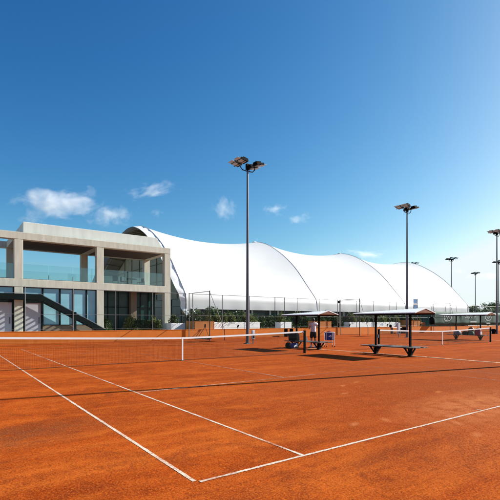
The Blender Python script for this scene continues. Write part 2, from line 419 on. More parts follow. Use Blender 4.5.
# ------------------------------------------------------------------ tennis nets
def net_z(x):   # height of the cable over x from the centre
    a = abs(x)/6.4; return .914 + (1.07-.914)*a**1.25
def tennis_net(x0, y0, label):
    t = empty('tennis_net',(x0,y0,0),0,label,'tennis net','nets across the clay courts')
    mb = MB(); sp=.05; n=int(12.7/sp); r=.0014
    for i in range(n+1):
        x=-6.35+12.7*i/n; mb.bar((x,0,.03),(x,0,net_z(x)-.03),2*r)
    for j in range(20):
        f=j/19; pts=[]
        for i in range(25):
            x=-6.35+12.7*i/24; pts.append((x,0,.03+(net_z(x)-.06)*f))
        for a,b in zip(pts,pts[1:]): mb.bar(a,b,2*r)
    # doubled mesh of the upper rows
    for i in range(n):
        x=-6.35+12.7*(i+.5)/n; mb.bar((x,.006,net_z(x)-.31),(x,.006,net_z(x)-.03),2*r)
    for j in range(6):
        for i in range(24):
            x=-6.35+12.7*i/24; x2=-6.35+12.7*(i+1)/24; dz=.06+.045*j
            mb.bar((x,.006,net_z(x)-dz),(x2,.006,net_z(x2)-dz),2*r)
    mb.build('mesh_netting', M['net'], t)
    b=MB()
    for i in range(40):
        x=-6.36+12.72*i/40; x2=-6.36+12.72*(i+1)/40
        b.obox(((x+x2)/2,0,(net_z(x)+net_z(x2))/2-.032),((x2-x)/2,0,(net_z(x2)-net_z(x))/2),(0,.012,0),(0,0,.033))
    b.build('white_band', M['white'], t)
    c=MB(); c.tube([(x/10*6.4,0,net_z(x/10*6.4)) for x in range(-10,11)],.006,6); c.tube([(-6.35,0,.03),(6.35,0,.03)],.006,6)
    c.build('cable', M['net'], t)
    s=MB(); s.box(-.025,.025,-.016,.016,.02,.91); s.build('centre_strap', M['white'], t)
    s=MB(); s.box(-.06,.06,-.05,.05,0,.025); s.build('anchor_plate', M['galv'], t)
    for sx in (-1,1):
        p=MB(); p.box(sx*6.4-.045,sx*6.4+.045,-.045,.045,-.05,1.09); p.box(sx*6.4-.055,sx*6.4+.055,-.055,.055,1.08,1.10)
        po=p.build('net_post', M['black'], t)
        wmb=MB(); wmb.box(sx*6.4+sx*.05,sx*6.4+sx*.12,-.04,.04,.62,.80); wmb.tube([(sx*6.4+sx*.12,0,.71),(sx*6.4+sx*.16,0,.71),(sx*6.4+sx*.16,0,.60)],.01,6)
        wmb.build('winder', M['galv'], po)
    return t
n1=tennis_net(0,0,'long tennis net crossing the nearest clay court in front of the clubhouse')
n2=copy_tree(n1); n2.location=(18.35,0,0); n2['label']='farther tennis net on the second court, seen past the near bench shelter'
n3=copy_tree(n1); n3.location=(36.7,0,0); n3['label']='most distant tennis net, mostly out of the picture on the right'
COL.objects.unlink(n3)
for o in list(n3.children_recursive): bpy.data.objects.remove(o)
bpy.data.objects.remove(n3)

# ------------------------------------------------------------------ bench shelters
def bench_shelter(name, X, ya, yb, posts, label, lift=0):
    """ya near gable end, yb far end of the roof"""
    t = empty(name,(X,(ya+yb)/2,0),0,label,'bench shelter','roofed bench shelters between the courts')
    y0=ya-(ya+yb)/2; y1=yb-(ya+yb)/2
    e,h=1.92+lift,2.12+lift; hw=.76
    r=MB(); th=.035
    hf=e+.06
    for sgn in (-1,1):
        X_=sgn*hw
        r.add([(0,y0,h),(X_,y0,e),(X_,y0,e-th),(0,y0,h-th),(0,y1,hf),(X_,y1,e),(X_,y1,e-th),(0,y1,hf-th)],[(0,1,2,3),(7,6,5,4),(0,4,5,1),(1,5,6,2),(2,6,7,3),(3,7,4,0)])
    n=int((y1-y0)/.2)
    for sgn in (-1,1):
        for i in range(n+1):
            y=y0+.02+(y1-y0-.04)*i/n; hh=h+(hf-h)*(y-y0)/(y1-y0)
            r.bar((sgn*.01,y,hh+.002),(sgn*hw,y,e+.002),.02,.010)
    r.build('roof', M['roof_tin'], t)
    for y,hy_ in ((y0+.01,h-.04),(y1-.05,hf-.035)):
        g=MB(); g.prism([(-hw+.04,e-.012),(hw-.04,e-.012),(0,hy_)],'y',y,y+.04); g.build('gable_board', M['roof_brown'], t)
    u=MB(); u.box(-hw+.05,hw-.05,y0+.08,y1-.08,e-.035,e-.012); u.build('ceiling_board', M['roof_brown'], t)
    fr=MB()
    for sx in (-hw+.03,hw-.03): fr.bar((sx,y0+.03,e-.05),(sx,y1-.03,e-.05),.05,.06)
    fr.build('roof_frame', M['black'], t)
    for py in posts:
        y=py-(ya+yb)/2
        p=MB(); p.box(-.04,.04,y-.04,y+.04,-.05,e-.04); p.bar((-hw+.06,y,e-.07),(hw-.06,y,e-.07),.05,.05); p.build('post', M['black'], t)
        l_=MB()
        for sgn in (-1,1):
            l_.bar((sgn*.06,y,.02),(sgn*.40,y,.36),.05,.06); l_.bar((sgn*.05,y,.02),(sgn*.14,y,.36),.04,.05)
        l_.box(-.46,.46,y-.03,y+.03,.34,.375); l_.box(-.12,.12,y-.09,y+.09,-.01,.025)
        l_.build('leg', M['black'], t)
    ym=[p-(ya+yb)/2 for p in posts]; s0=min(ym)-.60; s1=max(ym)+.55
    for sgn in (-1,1):
        s=MB()
        for k in range(2):
            a=.10+.20*k; s.box(min(sgn*a,sgn*(a+.185)),max(sgn*a,sgn*(a+.185)),s0,s1,.376,.416)
        s.build('seat', M['bench'], t, bevel=.008)
    return t
bench_shelter('bench_shelter',9.0,1.0,4.15,(1.75,3.65),'small roofed bench shelter where the player stands, beside the near net post')
bench_shelter('bench_shelter',9.0,-4.9,-1.42,(-4.12,-2.2),'nearest roofed bench shelter with empty bench, white tin roof and brown gable')
bench_shelter('bench_shelter',27.4,1.2,5.4,(2.1,4.2),'distant white roofed bench shelter piled with coloured bags behind the second net',.16)

# ------------------------------------------------------------------ bags and things by the benches
def bag(name, loc, size, m, label, rz=0, strap=True, cat='bag', group=None, tilt=0, band=None):
    t=empty(name,loc,rz,label,cat,group)
    sx,sy,sz=size
    b=MB()
    rings=[(0,.82),(.12,.98),(.45,1.0),(.75,.93),(.92,.72),(1,.38)]
    n=14; vs=[];fs=[]
    for (f,k) in rings:
        for i in range(n):
            a=2*math.pi*i/n; ca,sa=math.cos(a),math.sin(a)
            e=.55; x=math.copysign(abs(ca)**e,ca); y=math.copysign(abs(sa)**e,sa)
            j=1+random.uniform(-.04,.04)
            vs.append((x*sx/2*k*j+tilt*f, y*sy/2*k*j, sz*f))
    for r_ in range(len(rings)-1):
        for i in range(n):
            i2=(i+1)%n; fs.append((r_*n+i,r_*n+i2,(r_+1)*n+i2,(r_+1)*n+i))
    fs.append(tuple(range(n))); fs.append(tuple(range((len(rings)-1)*n,len(rings)*n)))
    b.add(vs,fs,0,True); b.build('body', m, t)
    if strap:
        s=MB(); s.tube([(-sx*.22+tilt,0,sz*.93),(-sx*.18+tilt,0,sz*1.14),(sx*.18+tilt,0,sz*1.14),(sx*.22+tilt,0,sz*.93)],.012,6)
        s.build('handle', M['black'], t)
    p=MB(); p.box(-sx*.33,sx*.33,-sy/2*1.10,-sy/2*.9,sz*.14,sz*.52); p.build('pocket', band or m, t, bevel=.02)
    return t
bag('racket_bag',(8.74,3.80,.416),(.36,.30,.46),M['bagblack'],'left black racket bag standing on the bench by the near net post')
bag('racket_bag',(8.74,3.38,.416),(.36,.30,.45),M['bagblack'],'right black racket bag on the bench, between the other bag and the player')
bag('sports_bag',(8.62,3.42,0),(.44,.28,.30),M['blue'],'blue sports bag on the clay below the black racket bags',band=M['white'])
bag('sports_bag',(8.62,3.95,0),(.34,.28,.30),M['bagblack'],'small black bag on the clay, left of the blue sports bag')
bag('sports_bag',(27.15,3.95,.416),(.5,.55,.34),M['greybag'],'grey bag with pale top on the distant bench, leftmost of its bags')
bag('sports_bag',(27.15,3.25,.416),(.4,.45,.30),M['bagblack'],'dark bag in the middle of the distant bench beside the grey bag')
bag('towel_bag',(27.15,2.72,.416),(.36,.40,.28),M['greenbag'],'green cloth bag on the distant bench beside the crimson bag',cat='bag')
bag('racket_bag',(27.1,2.15,.36),(.42,.50,.62),M['crimson'],'crimson racket bag leaning at the right end of the distant bench',band=M['white'])
bag('tote_bag',(27.72,3.05,.416),(.34,.5,.62),M['brownbag'],'brown bag standing on the far plank of the distant bench')
bag('sports_bag',(45.35,9.75,0),(.85,.45,.62),M['bagblack'],'black bag on the ground against the pole at the right picture edge',tilt=.22,strap=False)

# ball cart
t=empty('ball_cart',(10.9,2.85,0),R(-28),'blue ball cart on thin white legs right of the player','ball cart')
b=MB(); n=4
vs=[(-.22,-.21,.42),(.22,-.21,.42),(.22,.21,.42),(-.22,.21,.42),(-.24,-.24,.88),(.24,-.24,.88),(.24,.24,.88),(-.24,.24,.88)]
b.add(vs,[(0,3,2,1),(0,1,5,4),(1,2,6,5),(2,3,7,6),(3,0,4,7)]); bo=b.build('bin', M['blue'], t, bevel=.02)
so_=bo.modifiers.new('solid','SOLIDIFY'); so_.thickness=.012
b=MB(); b.add([(-.15,-.236,.60),(-.02,-.240,.64),(.06,-.248,.74),(-.06,-.244,.69)],[(0,1,2,3)]); b.add([(-.02,-.237,.58),(.05,-.24,.62),(.09,-.25,.76),(.06,-.243,.68)],[(0,1,2,3)])
b.build('emblem', M['white'], bo)
b=MB(); b.box(.08,.22,-.252,-.232,.45,.84); b.build('side_pocket', M['cabinet'], bo, bevel=.01)
f=MB(); f.tube([(-.25,-.25,.885),(.25,-.25,.885),(.25,.25,.885),(-.25,.25,.885),(-.25,-.25,.885)],.012,6); f.build('rim', M['white'], t)
for sx in (-1,1):
    for sy in (-1,1):
        l_=MB(); l_.tube([(sx*.255,sy*.25,.88),(sx*.235,sy*.225,.42),(sx*.25,sy*.25,.06)],.012,6); lo=l_.build('leg', M['white'], t)
        wv=MB(); wv.tube([(sx*.25-.012,sy*.25,.045),(sx*.25+.012,sy*.25,.045)],.045,12); wv.build('wheel', M['black'], lo)
tw=MB(); tw.add([(x*.05-.2+random.uniform(-.005,.005), y*.05-.17, .87+.11*math.exp(-((x-4)**2/9+(y-3)**2/6))+random.uniform(0,.02)) for y in range(8) for x in range(9)],
    [(y*9+x,y*9+x+1,y*9+x+10,y*9+x+9) for y in range(7) for x in range(8)],0,True)
o=tw.build('red_towel', M['red']); o.location=(10.9,2.85,0); o.rotation_euler=(0,0,R(-28)); s=o.modifiers.new('solid','SOLIDIFY'); s.thickness=.03
tag(o,'dark red towel heaped on top of the blue ball cart','towel')

# ------------------------------------------------------------------ the player (seen from behind, hand raised to the face)
def skin_obj(name, verts, edges, radii, m, parent, root=0, sub=2, extra=None):
    me=bpy.data.meshes.new(name); me.from_pydata(verts,edges,[]); me.update()
    o=bpy.data.objects.new(name,me); COL.objects.link(o); o.parent=parent
    sk=o.modifiers.new('skin','SKIN'); sk.use_smooth_shade=True
    for i,r in enumerate(radii):
        d=me.skin_vertices[0].data[i]; d.radius=r if isinstance(r,tuple) else (r,r); d.use_root=(i==root)
    ss=o.modifiers.new('sub','SUBSURF'); ss.levels=sub; ss.render_levels=sub
    dg=bpy.context.evaluated_depsgraph_get(); ev=o.evaluated_get(dg)
    nm=bpy.data.meshes.new_from_object(ev); o.modifiers.clear(); o.data=nm; bpy.data.meshes.remove(me)
    nm.materials.clear(); nm.materials.append(m)
    if extra:
        bm=bmesh.new(); bm.from_mesh(nm)
        em=extra.mesh('tmp',m); bm.from_mesh(em); bm.to_mesh(nm); bm.free(); bpy.data.meshes.remove(em)
    for p in nm.polygons: p.use_smooth=True
    return o
pl=empty('person',(10.0,3.30,0),R(-20),'person with black hair, pinkish white shirt and black shorts standing behind the bench','person')
# local frame: +y is the way the person faces (away from the camera), +x its right side
V=[(0,0,.93),(0,-.01,1.08),(0,.0,1.25),(0,-.015,1.38),(0,-.01,1.46),(0,.01,1.53),(0,.025,1.62),(0,.02,1.68)]
E_=[(0,1),(1,2),(2,3),(3,4),(4,5),(5,6),(6,7)]
rad=[(.155,.11),(.14,.10),(.155,.105),(.15,.09),(.06,.06),(.058,.062),(.075,.092),(.055,.07)]
def addv(p,r,link):
    V.append(p); rad.append(r); E_.append((link,len(V)-1)); return len(V)-1
for sx in (-1,1):
    a=addv((sx*.10,0,.86),(.09,.095),0); k=addv((sx*.115,.02 if sx>0 else .0,.48),.060,a); c=addv((sx*.12,-.02,.33),.056,k)
    an=addv((sx*.125,-.015 if sx>0 else .03,.10),.036,c); he=addv((sx*.13,.0,.05),.036,an); addv((sx*.145,.14,.035),.030,he)
# right arm: elbow out, hand to the face; left arm: bent forward at the waist
sh=addv((.175,-.01,1.40),.058,3); el=addv((.40,.06,1.27),.043,sh); wr=addv((.20,.20,1.42),.030,el); hd=addv((.135,.215,1.49),(.036,.020),wr)
sh2=addv((-.175,-.01,1.40),.058,3); el2=addv((-.255,.0,1.13),.043,sh2); wr2=addv((-.16,.22,1.08),.030,el2); hd2=addv((-.13,.29,1.09),(.036,.020),wr2)
ex=MB()
def fingers(c,d,side):
    c=Vector(c); d=Vector(d).normalized(); side=Vector(side).normalized(); up=d.cross(side)
    for i,L in enumerate((.070,.080,.075,.058)):
        b=c+side*(.030-.02*i)
        ex.tube([b,b+d*L*.45+up*.004,b+d*L*.8+up*.018,b+d*L+up*.034],[.009,.0085,.008,.006],8)
    b=c+side*.034-d*.03
    ex.tube([b,b+side*.025+d*.02,b+side*.032+d*.055+up*.012],[.011,.010,.007],8)
fingers((.125,.220,1.525),(-.25,.05,1),(.6,.6,.2)); fingers((-.115,.32,1.095),(.5,1,.05),(-1,.5,0))
# face and ears on the head
for sx in (-1,1):
    ex.ball((sx*.080,.02,1.62),.012,.022,.032,8,6)
    ex.ball((sx*.032,.108,1.635),.013,.008,.009,8,6)
ex.ball((0,.118,1.605),.014,.022,.024,8,6); ex.ball((0,.108,1.572),.024,.010,.008,8,6)
skin_obj('body',V,E_,rad,M['skin'],pl,0,2,ex)
# shirt
V=[(0,-.005,.90),(0,-.01,1.08),(0,0,1.25),(0,-.015,1.38),(0,-.01,1.455),(.18,-.01,1.40),(.31,.03,1.33),(-.18,-.01,1.40),(-.232,-.004,1.25)]
skin_obj('shirt',V,[(0,1),(1,2),(2,3),(3,4),(3,5),(5,6),(3,7),(7,8)],[(.19,.145),(.175,.13),(.185,.13),(.175,.115),(.075,.075),.082,.078,.082,.078],M['shirt'],pl,1)
V=[(0,0,1.0),(0,0,.88),(.105,.0,.80),(.115,.012,.52),(-.105,0,.80),(-.115,.0,.52)]
skin_obj('shorts',V,[(0,1),(1,2),(2,3),(1,4),(4,5)],[(.165,.125),(.165,.125),.112,.105,.112,.105],M['shorts'],pl,1)
hm=MB(); hm.ball((0,.012,1.655),.088,.100,.088,14,10,0,.03,random); hm.ball((0,-.045,1.60),.078,.050,.070,12,8,0,.03,random); hm.build('hair',M['hair'],pl)
for sx in (-1,1):
    sm=MB(); y=.0 if sx>0 else .03
    sm.ball((sx*.137,.07,.045),.052,.150,.050,12,8); sm.box(sx*.137-.05,sx*.137+.05,-.075,.20,0,.022); sm.tube([(sx*.13,.0,.06),(sx*.128,.0,.16)],[.052,.046],10)
    sm.build('shoe',M['shoe'],pl)

# ------------------------------------------------------------------ light poles
def light_pole(loc, H, label, rz=0, group='floodlight poles around the courts'):
    t=empty('floodlight_pole',loc,rz,label,'floodlight pole',group)
    p=MB(); p.tube([(0,0,0),(0,0,H*.5),(0,0,H)],[.115,.09,.065],14); p.build('pole',M['pole'],t)
    p=MB(); p.box(-.2,.2,-.2,.2,-.02,.03)
    for a in range(4): p.tube([(.15*math.cos(R(45+90*a)),.15*math.sin(R(45+90*a)),.03),(.15*math.cos(R(45+90*a)),.15*math.sin(R(45+90*a)),.07)],.02,6)
    p.build('base_plate',M['galv'],t)
    y=MB(); y.tube([(-.62,0,H+.42),(-.60,0,H+.22),(-.42,0,H+.03),(0,0,H),(.42,0,H+.03),(.60,0,H+.22),(.62,0,H+.42)],.035,8)
    for sx in (-1,1): y.tube([(sx*.62,-.75,H+.42),(sx*.62,.75,H+.42)],.03,8)
    y.tube([(0,0,H-.1),(0,0,H+.35)],.05,8); y.build('yoke',M['black'],t)
    j=MB(); j.box(-.11,.11,-.09,.09,H+.10,H+.50); j.build('junction_box',M['black'],t)
    for sx in (-1,1):
        for sy in (-1,1):
            a=R(11)
            ax=Vector((sx*math.cos(a),0,math.sin(a))); az=Vector((-sx*math.sin(a),0,math.cos(a))); ay=Vector((0,1,0))
            c=Vector((sx*.66,sy*.37,H+.47))
            f=MB(); f.obox(c+az*.03,ax*.29,ay*.29,az*.06); f.obox(c+az*.13-ax*.10,ax*.19,ay*.22,az*.08)
            for q in range(5): f.obox(c+az*.125-ax*(.10)+ay*(-.17+.085*q),ax*.20,ay*.012,az*.095)
            fo=f.build('floodlight',M['black'],t)
            g=MB(); g.obox(c-az*.042+ax*.04,ax*.20,ay*.22,az*.012); g.build('lens',M['lampglass'],fo)
            v=MB(); v.obox(c+ax*.41-az*.02,ax*.115,ay*.28,az*.006); v.build('visor',M['lampglass'],fo)
    return t
p1=light_pole((9.1,8.97,0),11.85,'tall grey floodlight pole at centre, behind the near net and left of the player')
def pole_copy(loc,label,H=None,rz=0):
    c=copy_tree(p1); c.location=loc; c['label']=label; c.rotation_euler=(0,0,rz)
    if H: s=H/11.85; c.scale=(s,s,s)
    return c
pole_copy((9.85,-9.16,0),'floodlight pole beside the near baseline whose long thin shadow crosses the court')
pole_copy((27.5,9.2,0),'floodlight pole rising just behind the nearest empty bench shelter')
pole_copy((45.8,9.45,0),'floodlight pole at the right picture edge, tallest of the two heads there')
pole_copy((70,37.9,0),'dark floodlight head peeping over the crest of the white hall',13.0,R(62))
pole_copy((76.2,33.0,0),'floodlight pole with flat black head just right of the white hall',13.9,R(62))
pole_copy((98,39.3,0),'most distant thin floodlight pole above the trees on the right',13.0,R(50))
pole_copy((80.2,25.3,0),'lower black floodlight head partly behind the pole at the right edge',12.8,R(62))

# switch cabinets at poles
for (x,y,s,lab) in ((9.55,8.95,1,'slim pale switch cabinet on a stand beside the central floodlight pole'),(27.15,9.9,1.5,'bluish grey switch cabinet beside the floodlight pole behind the empty bench')):
    t=empty('switch_cabinet',(x,y,0),0,lab,'cabinet','switch cabinets at the floodlight poles')
    mb=MB(); mb.box(-.10*s,.10*s,-.08,.08,.30,.92*s); mb.build('box',M['cabinet'],t,bevel=.01)
    mb=MB(); mb.box(-.07*s,.07*s,-.085,-.081,.36,.60); mb.build('door',M['black'],t)
    mb=MB(); mb.box(-.05,-.02,-.02,.02,0,.30); mb.box(.02,.05,-.02,.02,0,.30); mb.build('stand',M['galv'],t)

# ------------------------------------------------------------------ low wall, blocks, fences
FY=18.0
mb=MB(); mb.box(-30,98,FY+.0,FY+.25,-.05,.80); mb.box(-30,98,FY-.012,FY+.262,.801,.84)
o=mb.build('low_wall',M['wall_orange']); tag(o,'low orange wall along the back of all the courts under the fence','wall')
for (x0,x1,h,lab) in ((9.85,11.75,1.55,'ochre block on the wall by the arch foot of the white hall'),(24.7,26.5,1.56,'ochre block on the wall just right of the player shelter'),(41.2,43.2,1.66,'ochre block on the wall beyond the empty bench roof, near the green windscreen')):
    t=empty('wall_block',((x0+x1)/2,FY+1.2,0),0,lab,'block','ochre blocks behind the low wall')
    hw=(x1-x0)/2
    b=MB(); b.box(-hw,hw,-.93,.9,-.05,h-.04); b.build('body',M['wall_orange_dull'],t)
    b=MB(); b.box(-hw-.015,hw+.015,-.945,.915,h-.039,h); b.build('coping',M['wall_orange_dull'],t)
b=MB(); b.box(-.6,.6,-.4,.4,-.05,1.40)
t=b.build('low_block',M['wall_orange_dull'],loc=(43.9,FY+.8,0)); tag(t,'lower ochre step beside the farthest ochre block','block')

H=3.9
def chain(mb,p,q,z0,z1,sp=.085,r=.0007,off=0):
    p=Vector(p); q=Vector(q); L=(q-p).length; d=(q-p)/L; h=z1-z0; n=int(L/sp)
    for i in range(-int(h/sp),n+1):
        s=i*sp; 
        for sgn in (1,-1):
            a0=max(0,s); a1=min(L,s+h)
            if a1-a0<.05: continue
            if sgn>0: za,zb=z0+(a0-s),z0+(a1-s)
            else: za,zb=z1-(a0-s),z1-(a1-s)
            A=p+d*a0; B=p+d*a1
            mb.bar((A.x,A.y,za),(B.x,B.y,zb),2*r)
def fence(name,xs,y,label,top=H,post_r=.03,darkposts=(),z0=.84):
    t=empty(name,((xs[0]+xs[-1])/2,y,0),0,label,'fence','tall wire fences at the back of the courts')
    ox=(xs[0]+xs[-1])/2
    for i,x in enumerate(xs):
        p=MB(); p.tube([(x-ox,0,.84),(x-ox,0,top+.03)],post_r,8); p.build('post',M['post_dark'] if i in darkposts else M['galv'],t)
    for z,rr in ((top,.022),(2.03,.014),(z0+.12,.010)):
        r_=MB(); r_.tube([(xs[0]-ox,0,z),(xs[-1]-ox,0,z)],rr,6); r_.build('rail',M['galv'],t)
    c=MB(); chain(c,(xs[0]-ox,.0),(xs[-1]-ox,.0),z0+.12,top); c.build('chain_link',M['wire'],t)
    return t
YF=FY+.12
fence('wire_fence',[-15.3,-12.25,-9.2,-6.15,-3.1,-.05,3.0,5.95,8.9],YF,'wire fence on the orange wall in front of the clubhouse',darkposts=(8,))
fence('wire_fence',[9.55,12.5,15.45,18.5,19.7,21.4,24.5,27.3],YF,'wire fence on the orange wall behind the player, below the white hall',darkposts=(3,4))
fence('wire_fence',[27.6,30.4,33.4,36.5,37.8,42.3,45.6],YF,'wire fence beyond the empty bench shelter, before the far bay of the hall')
fence('wire_fence',[45.9,49,52,55,58,61,64,67,70,73,76,79,82],YF,'wire fence carrying the green windscreen at the right')
def side_fence(X,y0,label,bx):
    t=empty('side_fence',(X,(y0+FY)/2,0),0,label,'fence','short fence returns between the courts')
    oy=(y0+FY)/2; ys=[y0,FY-.10]
    for y in ys:
        p=MB(); p.tube([(0,y-oy,-.02),(0,y-oy,H+.05)],.038,8); p.build('post',M['post_dark'] if y==y0 else M['galv'],t)
    for z in (H,2.03,.10):
        r_=MB(); r_.tube([(0,ys[0]-oy,z),(0,ys[1]-oy,z)],.026,6); r_.build('rail',M['galv'],t)
    c=MB(); chain(c,(0,ys[0]-oy),(0,ys[1]-oy),.1,H); c.build('chain_link',M['wire'],t)
    b=MB(); b.tube([(0,y0-oy,H-.05),(bx,y0-oy,.86)],.022,6); b.build('brace',M['galv'],t)
    b=MB(); b.tube([(bx,y0-oy,-.02),(bx,y0-oy,.90)],.03,8); b.build('stub_post',M['post_dark'],t)
side_fence(9.1,14.3,'short fence return with a diagonal brace left of the central floodlight pole',1.35)
side_fence(27.5,15.1,'short braced fence return between the player and the empty bench shelter',1.35)
side_fence(45.75,15.5,'short braced fence return in front of the green windscreen',1.5)
# flood camera on fence post (small black lamp)
t=empty('fence_lamp',(27.5,17.7,3.72),0,'small black lamp on the fence return right of the player','lamp')
mb=MB(); mb.tube([(0,0,0),(-.45,-.1,.02)],.02,6); mb.build('arm',M['black'],t)
mb=MB(); mb.ball((-.55,-.12,-.06),.13,.13,.16,10,8); mb.build('lamp_head',M['black'],t)

# small black garden spots on the wall top
for x,lab in ((14.15,'little black spotlight on the wall left of the central pole'),(36.0,'little black spotlight on the wall beyond the second net post'),(43.0,'little black spotlight on the wall in front of the farthest ochre block'),(29.2,'little black spotlight on the wall beside the second fence return')):
    t=empty('wall_spotlight',(x,FY+.10,.84),0,lab,'spotlight','small spotlights on the wall')
    mb=MB(); mb.tube([(0,0,0),(0,0,.12)],.03,8); mb.build('stem',M['black'],t)
    mb=MB(); mb.tube([(0,.06,.14),(0,.0,.22),(0,-.10,.34)],[.055,.075,.08],10); mb.build('head',M['black'],t)

# dark green speaker cylinder and blue banner at the fence
t=empty('loudspeaker',(45.2,FY-.2,1.2),0,'dark loudspeaker hanging on the fence left of the green windscreen','loudspeaker')
mb=MB(); mb.tube([(0,0,-.1),(0,0,0),(0,0,.75),(0,0,.92)],[.24,.36,.36,.22],14); mb.build('body',M['steel_green'],t)
mb=MB(); mb.bar((0,.05,.92),(0,.22,1.2),.05); mb.build('bracket',M['black'],t)
t=empty('banner',(42.5,FY+.55,0),0,'narrow blue and white banner standing above the brown gable of the empty bench','banner')
mb=MB(); mb.box(-.42,.42,-.02,.02,3.15,3.75); mb.box(-.42,.42,-.02,.02,3.9,4.5); mb.build('panel',M['bluepanel'],t)
mb=MB(); mb.box(-.42,.42,-.018,.018,3.752,3.898); mb.build('white_stripe',M['white'],t)
mb=MB(); mb.tube([(.46,0,-.05),(.46,0,4.55)],.035,8); mb.tube([(-.46,0,-.05),(-.46,0,4.55)],.02,8); mb.build('pole',M['galv'],t)

# drag brush leaning at the block
t=empty('drag_broom',(10.3,FY-.45,0),0,'black drag broom leaning against the wall left of the central pole','broom')
mb=MB(); mb.box(-.8,.8,-.10,.10,.14,.22); mb.build('head_bar',M['wood'],t)
mb=MB()
for i in range(64):
    x=-.79+1.58*i/63; mb.bar((x,random.uniform(-.08,.08),.15),(x+random.uniform(-.04,.04),random.uniform(-.16,.16),.0),.03,.05)
mb.build('bristles',M['broom'],t)
mb=MB(); mb.tube([(-.5,.0,.2),(.35,.38,1.05)],.022,6); mb.tube([(.5,.0,.2),(.35,.38,1.05)],.018,6); mb.build('handle',M['black'],t)
mb=MB(); mb.tube([(.33,.37,1.02),(.36,.39,1.28)],.07,8); mb.build('grip',M['black'],t)
# open black equipment boxes behind the courts
for (x,lab) in ((19.75,'open black equipment box against the orange wall behind the near shelter'),(38.3,'open black equipment box against the wall beyond the second net post')):
    t=empty('equipment_box',(x,FY-.5,0),0,lab,'box','black equipment boxes at the wall')
    mb=MB()
    mb.box(-.38,-.32,-.25,.25,0,.78); mb.box(.32,.38,-.25,.25,0,.78); mb.box(-.319,.319,-.25,.25,.08,.18); mb.box(-.319,.319,.2,.25,.181,.40); mb.box(-.38,.38,-.25,.25,.781,.82)
    mb.build('frame',M['black'],t)
    mb=MB(); mb.box(-.1,.30,-.2,.15,.181,.36); mb.build('crate',M['bagblack'],t)
t=empty('white_bench',(36.9,FY-.5,0),0,'small white bench by the wall, seen between the posts of the empty shelter','bench')
mb=MB(); mb.box(-.9,.9,-.2,.2,.72,.80); mb.build('seat',M['white'],t)
for sx in (-1,1):
    mb=MB(); mb.box(sx*.8-.03,sx*.8+.03,-.18,.18,0,.72); mb.build('leg',M['galv'],t)
mb=MB(); mb.ball((-1.05,0,.95),.22,.15,.2,10,8); o=mb.build('sports_bag',M['bagblack'],loc=(36.9,FY-.5,0)); tag(o,'small dark bag at the left end of the white bench','bag')

# windscreen with faded white print
t=empty('windscreen',(63.5,FY-.02,0),0,'green windscreen with faded white round emblems hung along the fence','windscreen')
mb=MB(); X0,X1=45.9,82; n=120
vs=[];fs=[]
for i in range(n+1):
    x=X0+(X1-X0)*i/n-63.5
    for j in range(5):
        z=.95+1.95*j/4; vs.append((x,.05*math.sin(x*2.1)*math.sin(math.pi*j/4)-.03+.0*j,z-(.04*abs(math.sin((x+63.5-45.9)*math.pi/3)) if j==4 else 0)))
for i in range(n):
    for j in range(4): fs.append((i*5+j,(i+1)*5+j,(i+1)*5+j+1,i*5+j+1))
mb.add(vs,fs,0,True); o=mb.build('fabric',M['screen'],t); s=o.modifiers.new('solid','SOLIDIFY'); s.thickness=.008
def ring(mb,cx,cz,rx,rz,w,y=-.10):
    n=28; vs=[]
    for i in range(n):
        a=2*math.pi*i/n
        vs.append((cx+rx*math.cos(a),y,cz+rz*math.sin(a))); vs.append((cx+(rx-w)*math.cos(a),y,cz+(rz-w*.6)*math.sin(a)))
    mb.add(vs,[(2*i,2*i+1,(2*i+3)%(2*n),(2*i+2)%(2*n)) for i in range(n)])
def bars(mb,segs,y=-.10,w=.12):
    for (xa,za,xb,zb) in segs: mb.obox(((xa+xb)/2,y,(za+zb)/2),((xb-xa)/2+ (w/2 if xa==xb else 0),0,(zb-za)/2),(0,.002,0),(0 if xa==xb else -0.0,0,w*.5 if zb!=za or True else 0))
e1=MB(); c=49.2-63.5; ring(e1,c,2.05,1.02,.53,.16); bars(e1,[(c-.5,1.85,c-.35,2.3),(c-.35,2.3,c,1.95),(c,1.95,c+.35,2.3),(c+.35,2.3,c+.5,1.85)],w=.14); e1.build('round_emblem',M['screen_print'],t)
e2=MB(); c=60.9-63.5; ring(e2,c,2.1,1.0,.50,.16); bars(e2,[(c-.5,1.9,c-.1,2.35),(c-.1,2.35,c+.1,1.9),(c+.1,1.9,c+.5,2.35)],w=.14); bars(e2,[(c-.6,1.22,c+.6,1.22)],w=.14); e2.build('round_emblem',M['screen_print'],t)
e3=MB(); c=53.2-63.5
bars(e3,[(c,1.75,c,2.5),(c-.25,2.3,c,2.5)],w=.16)
random.seed(3)
for i in range(9):
    x=c+.75+i*.36; h=.5; z=1.78+.02*i
    bars(e3,[(x-.1,z,x-.1,z+h)],w=.1)
    k=random.choice([0,1,2])
    if k!=0: bars(e3,[(x-.1,z+h,x+.16,z+h)],w=.1)
    if k!=1: bars(e3,[(x-.1,z+h*.5,x+.16,z+h*.5)],w=.1)
    if k==2: bars(e3,[(x+.16,z,x+.16,z+h)],w=.1)
bars(e3,[(c+2.2,1.45,c+4.0,1.45)],w=.2)
e3.build('lettering',M['screen_print'],t)

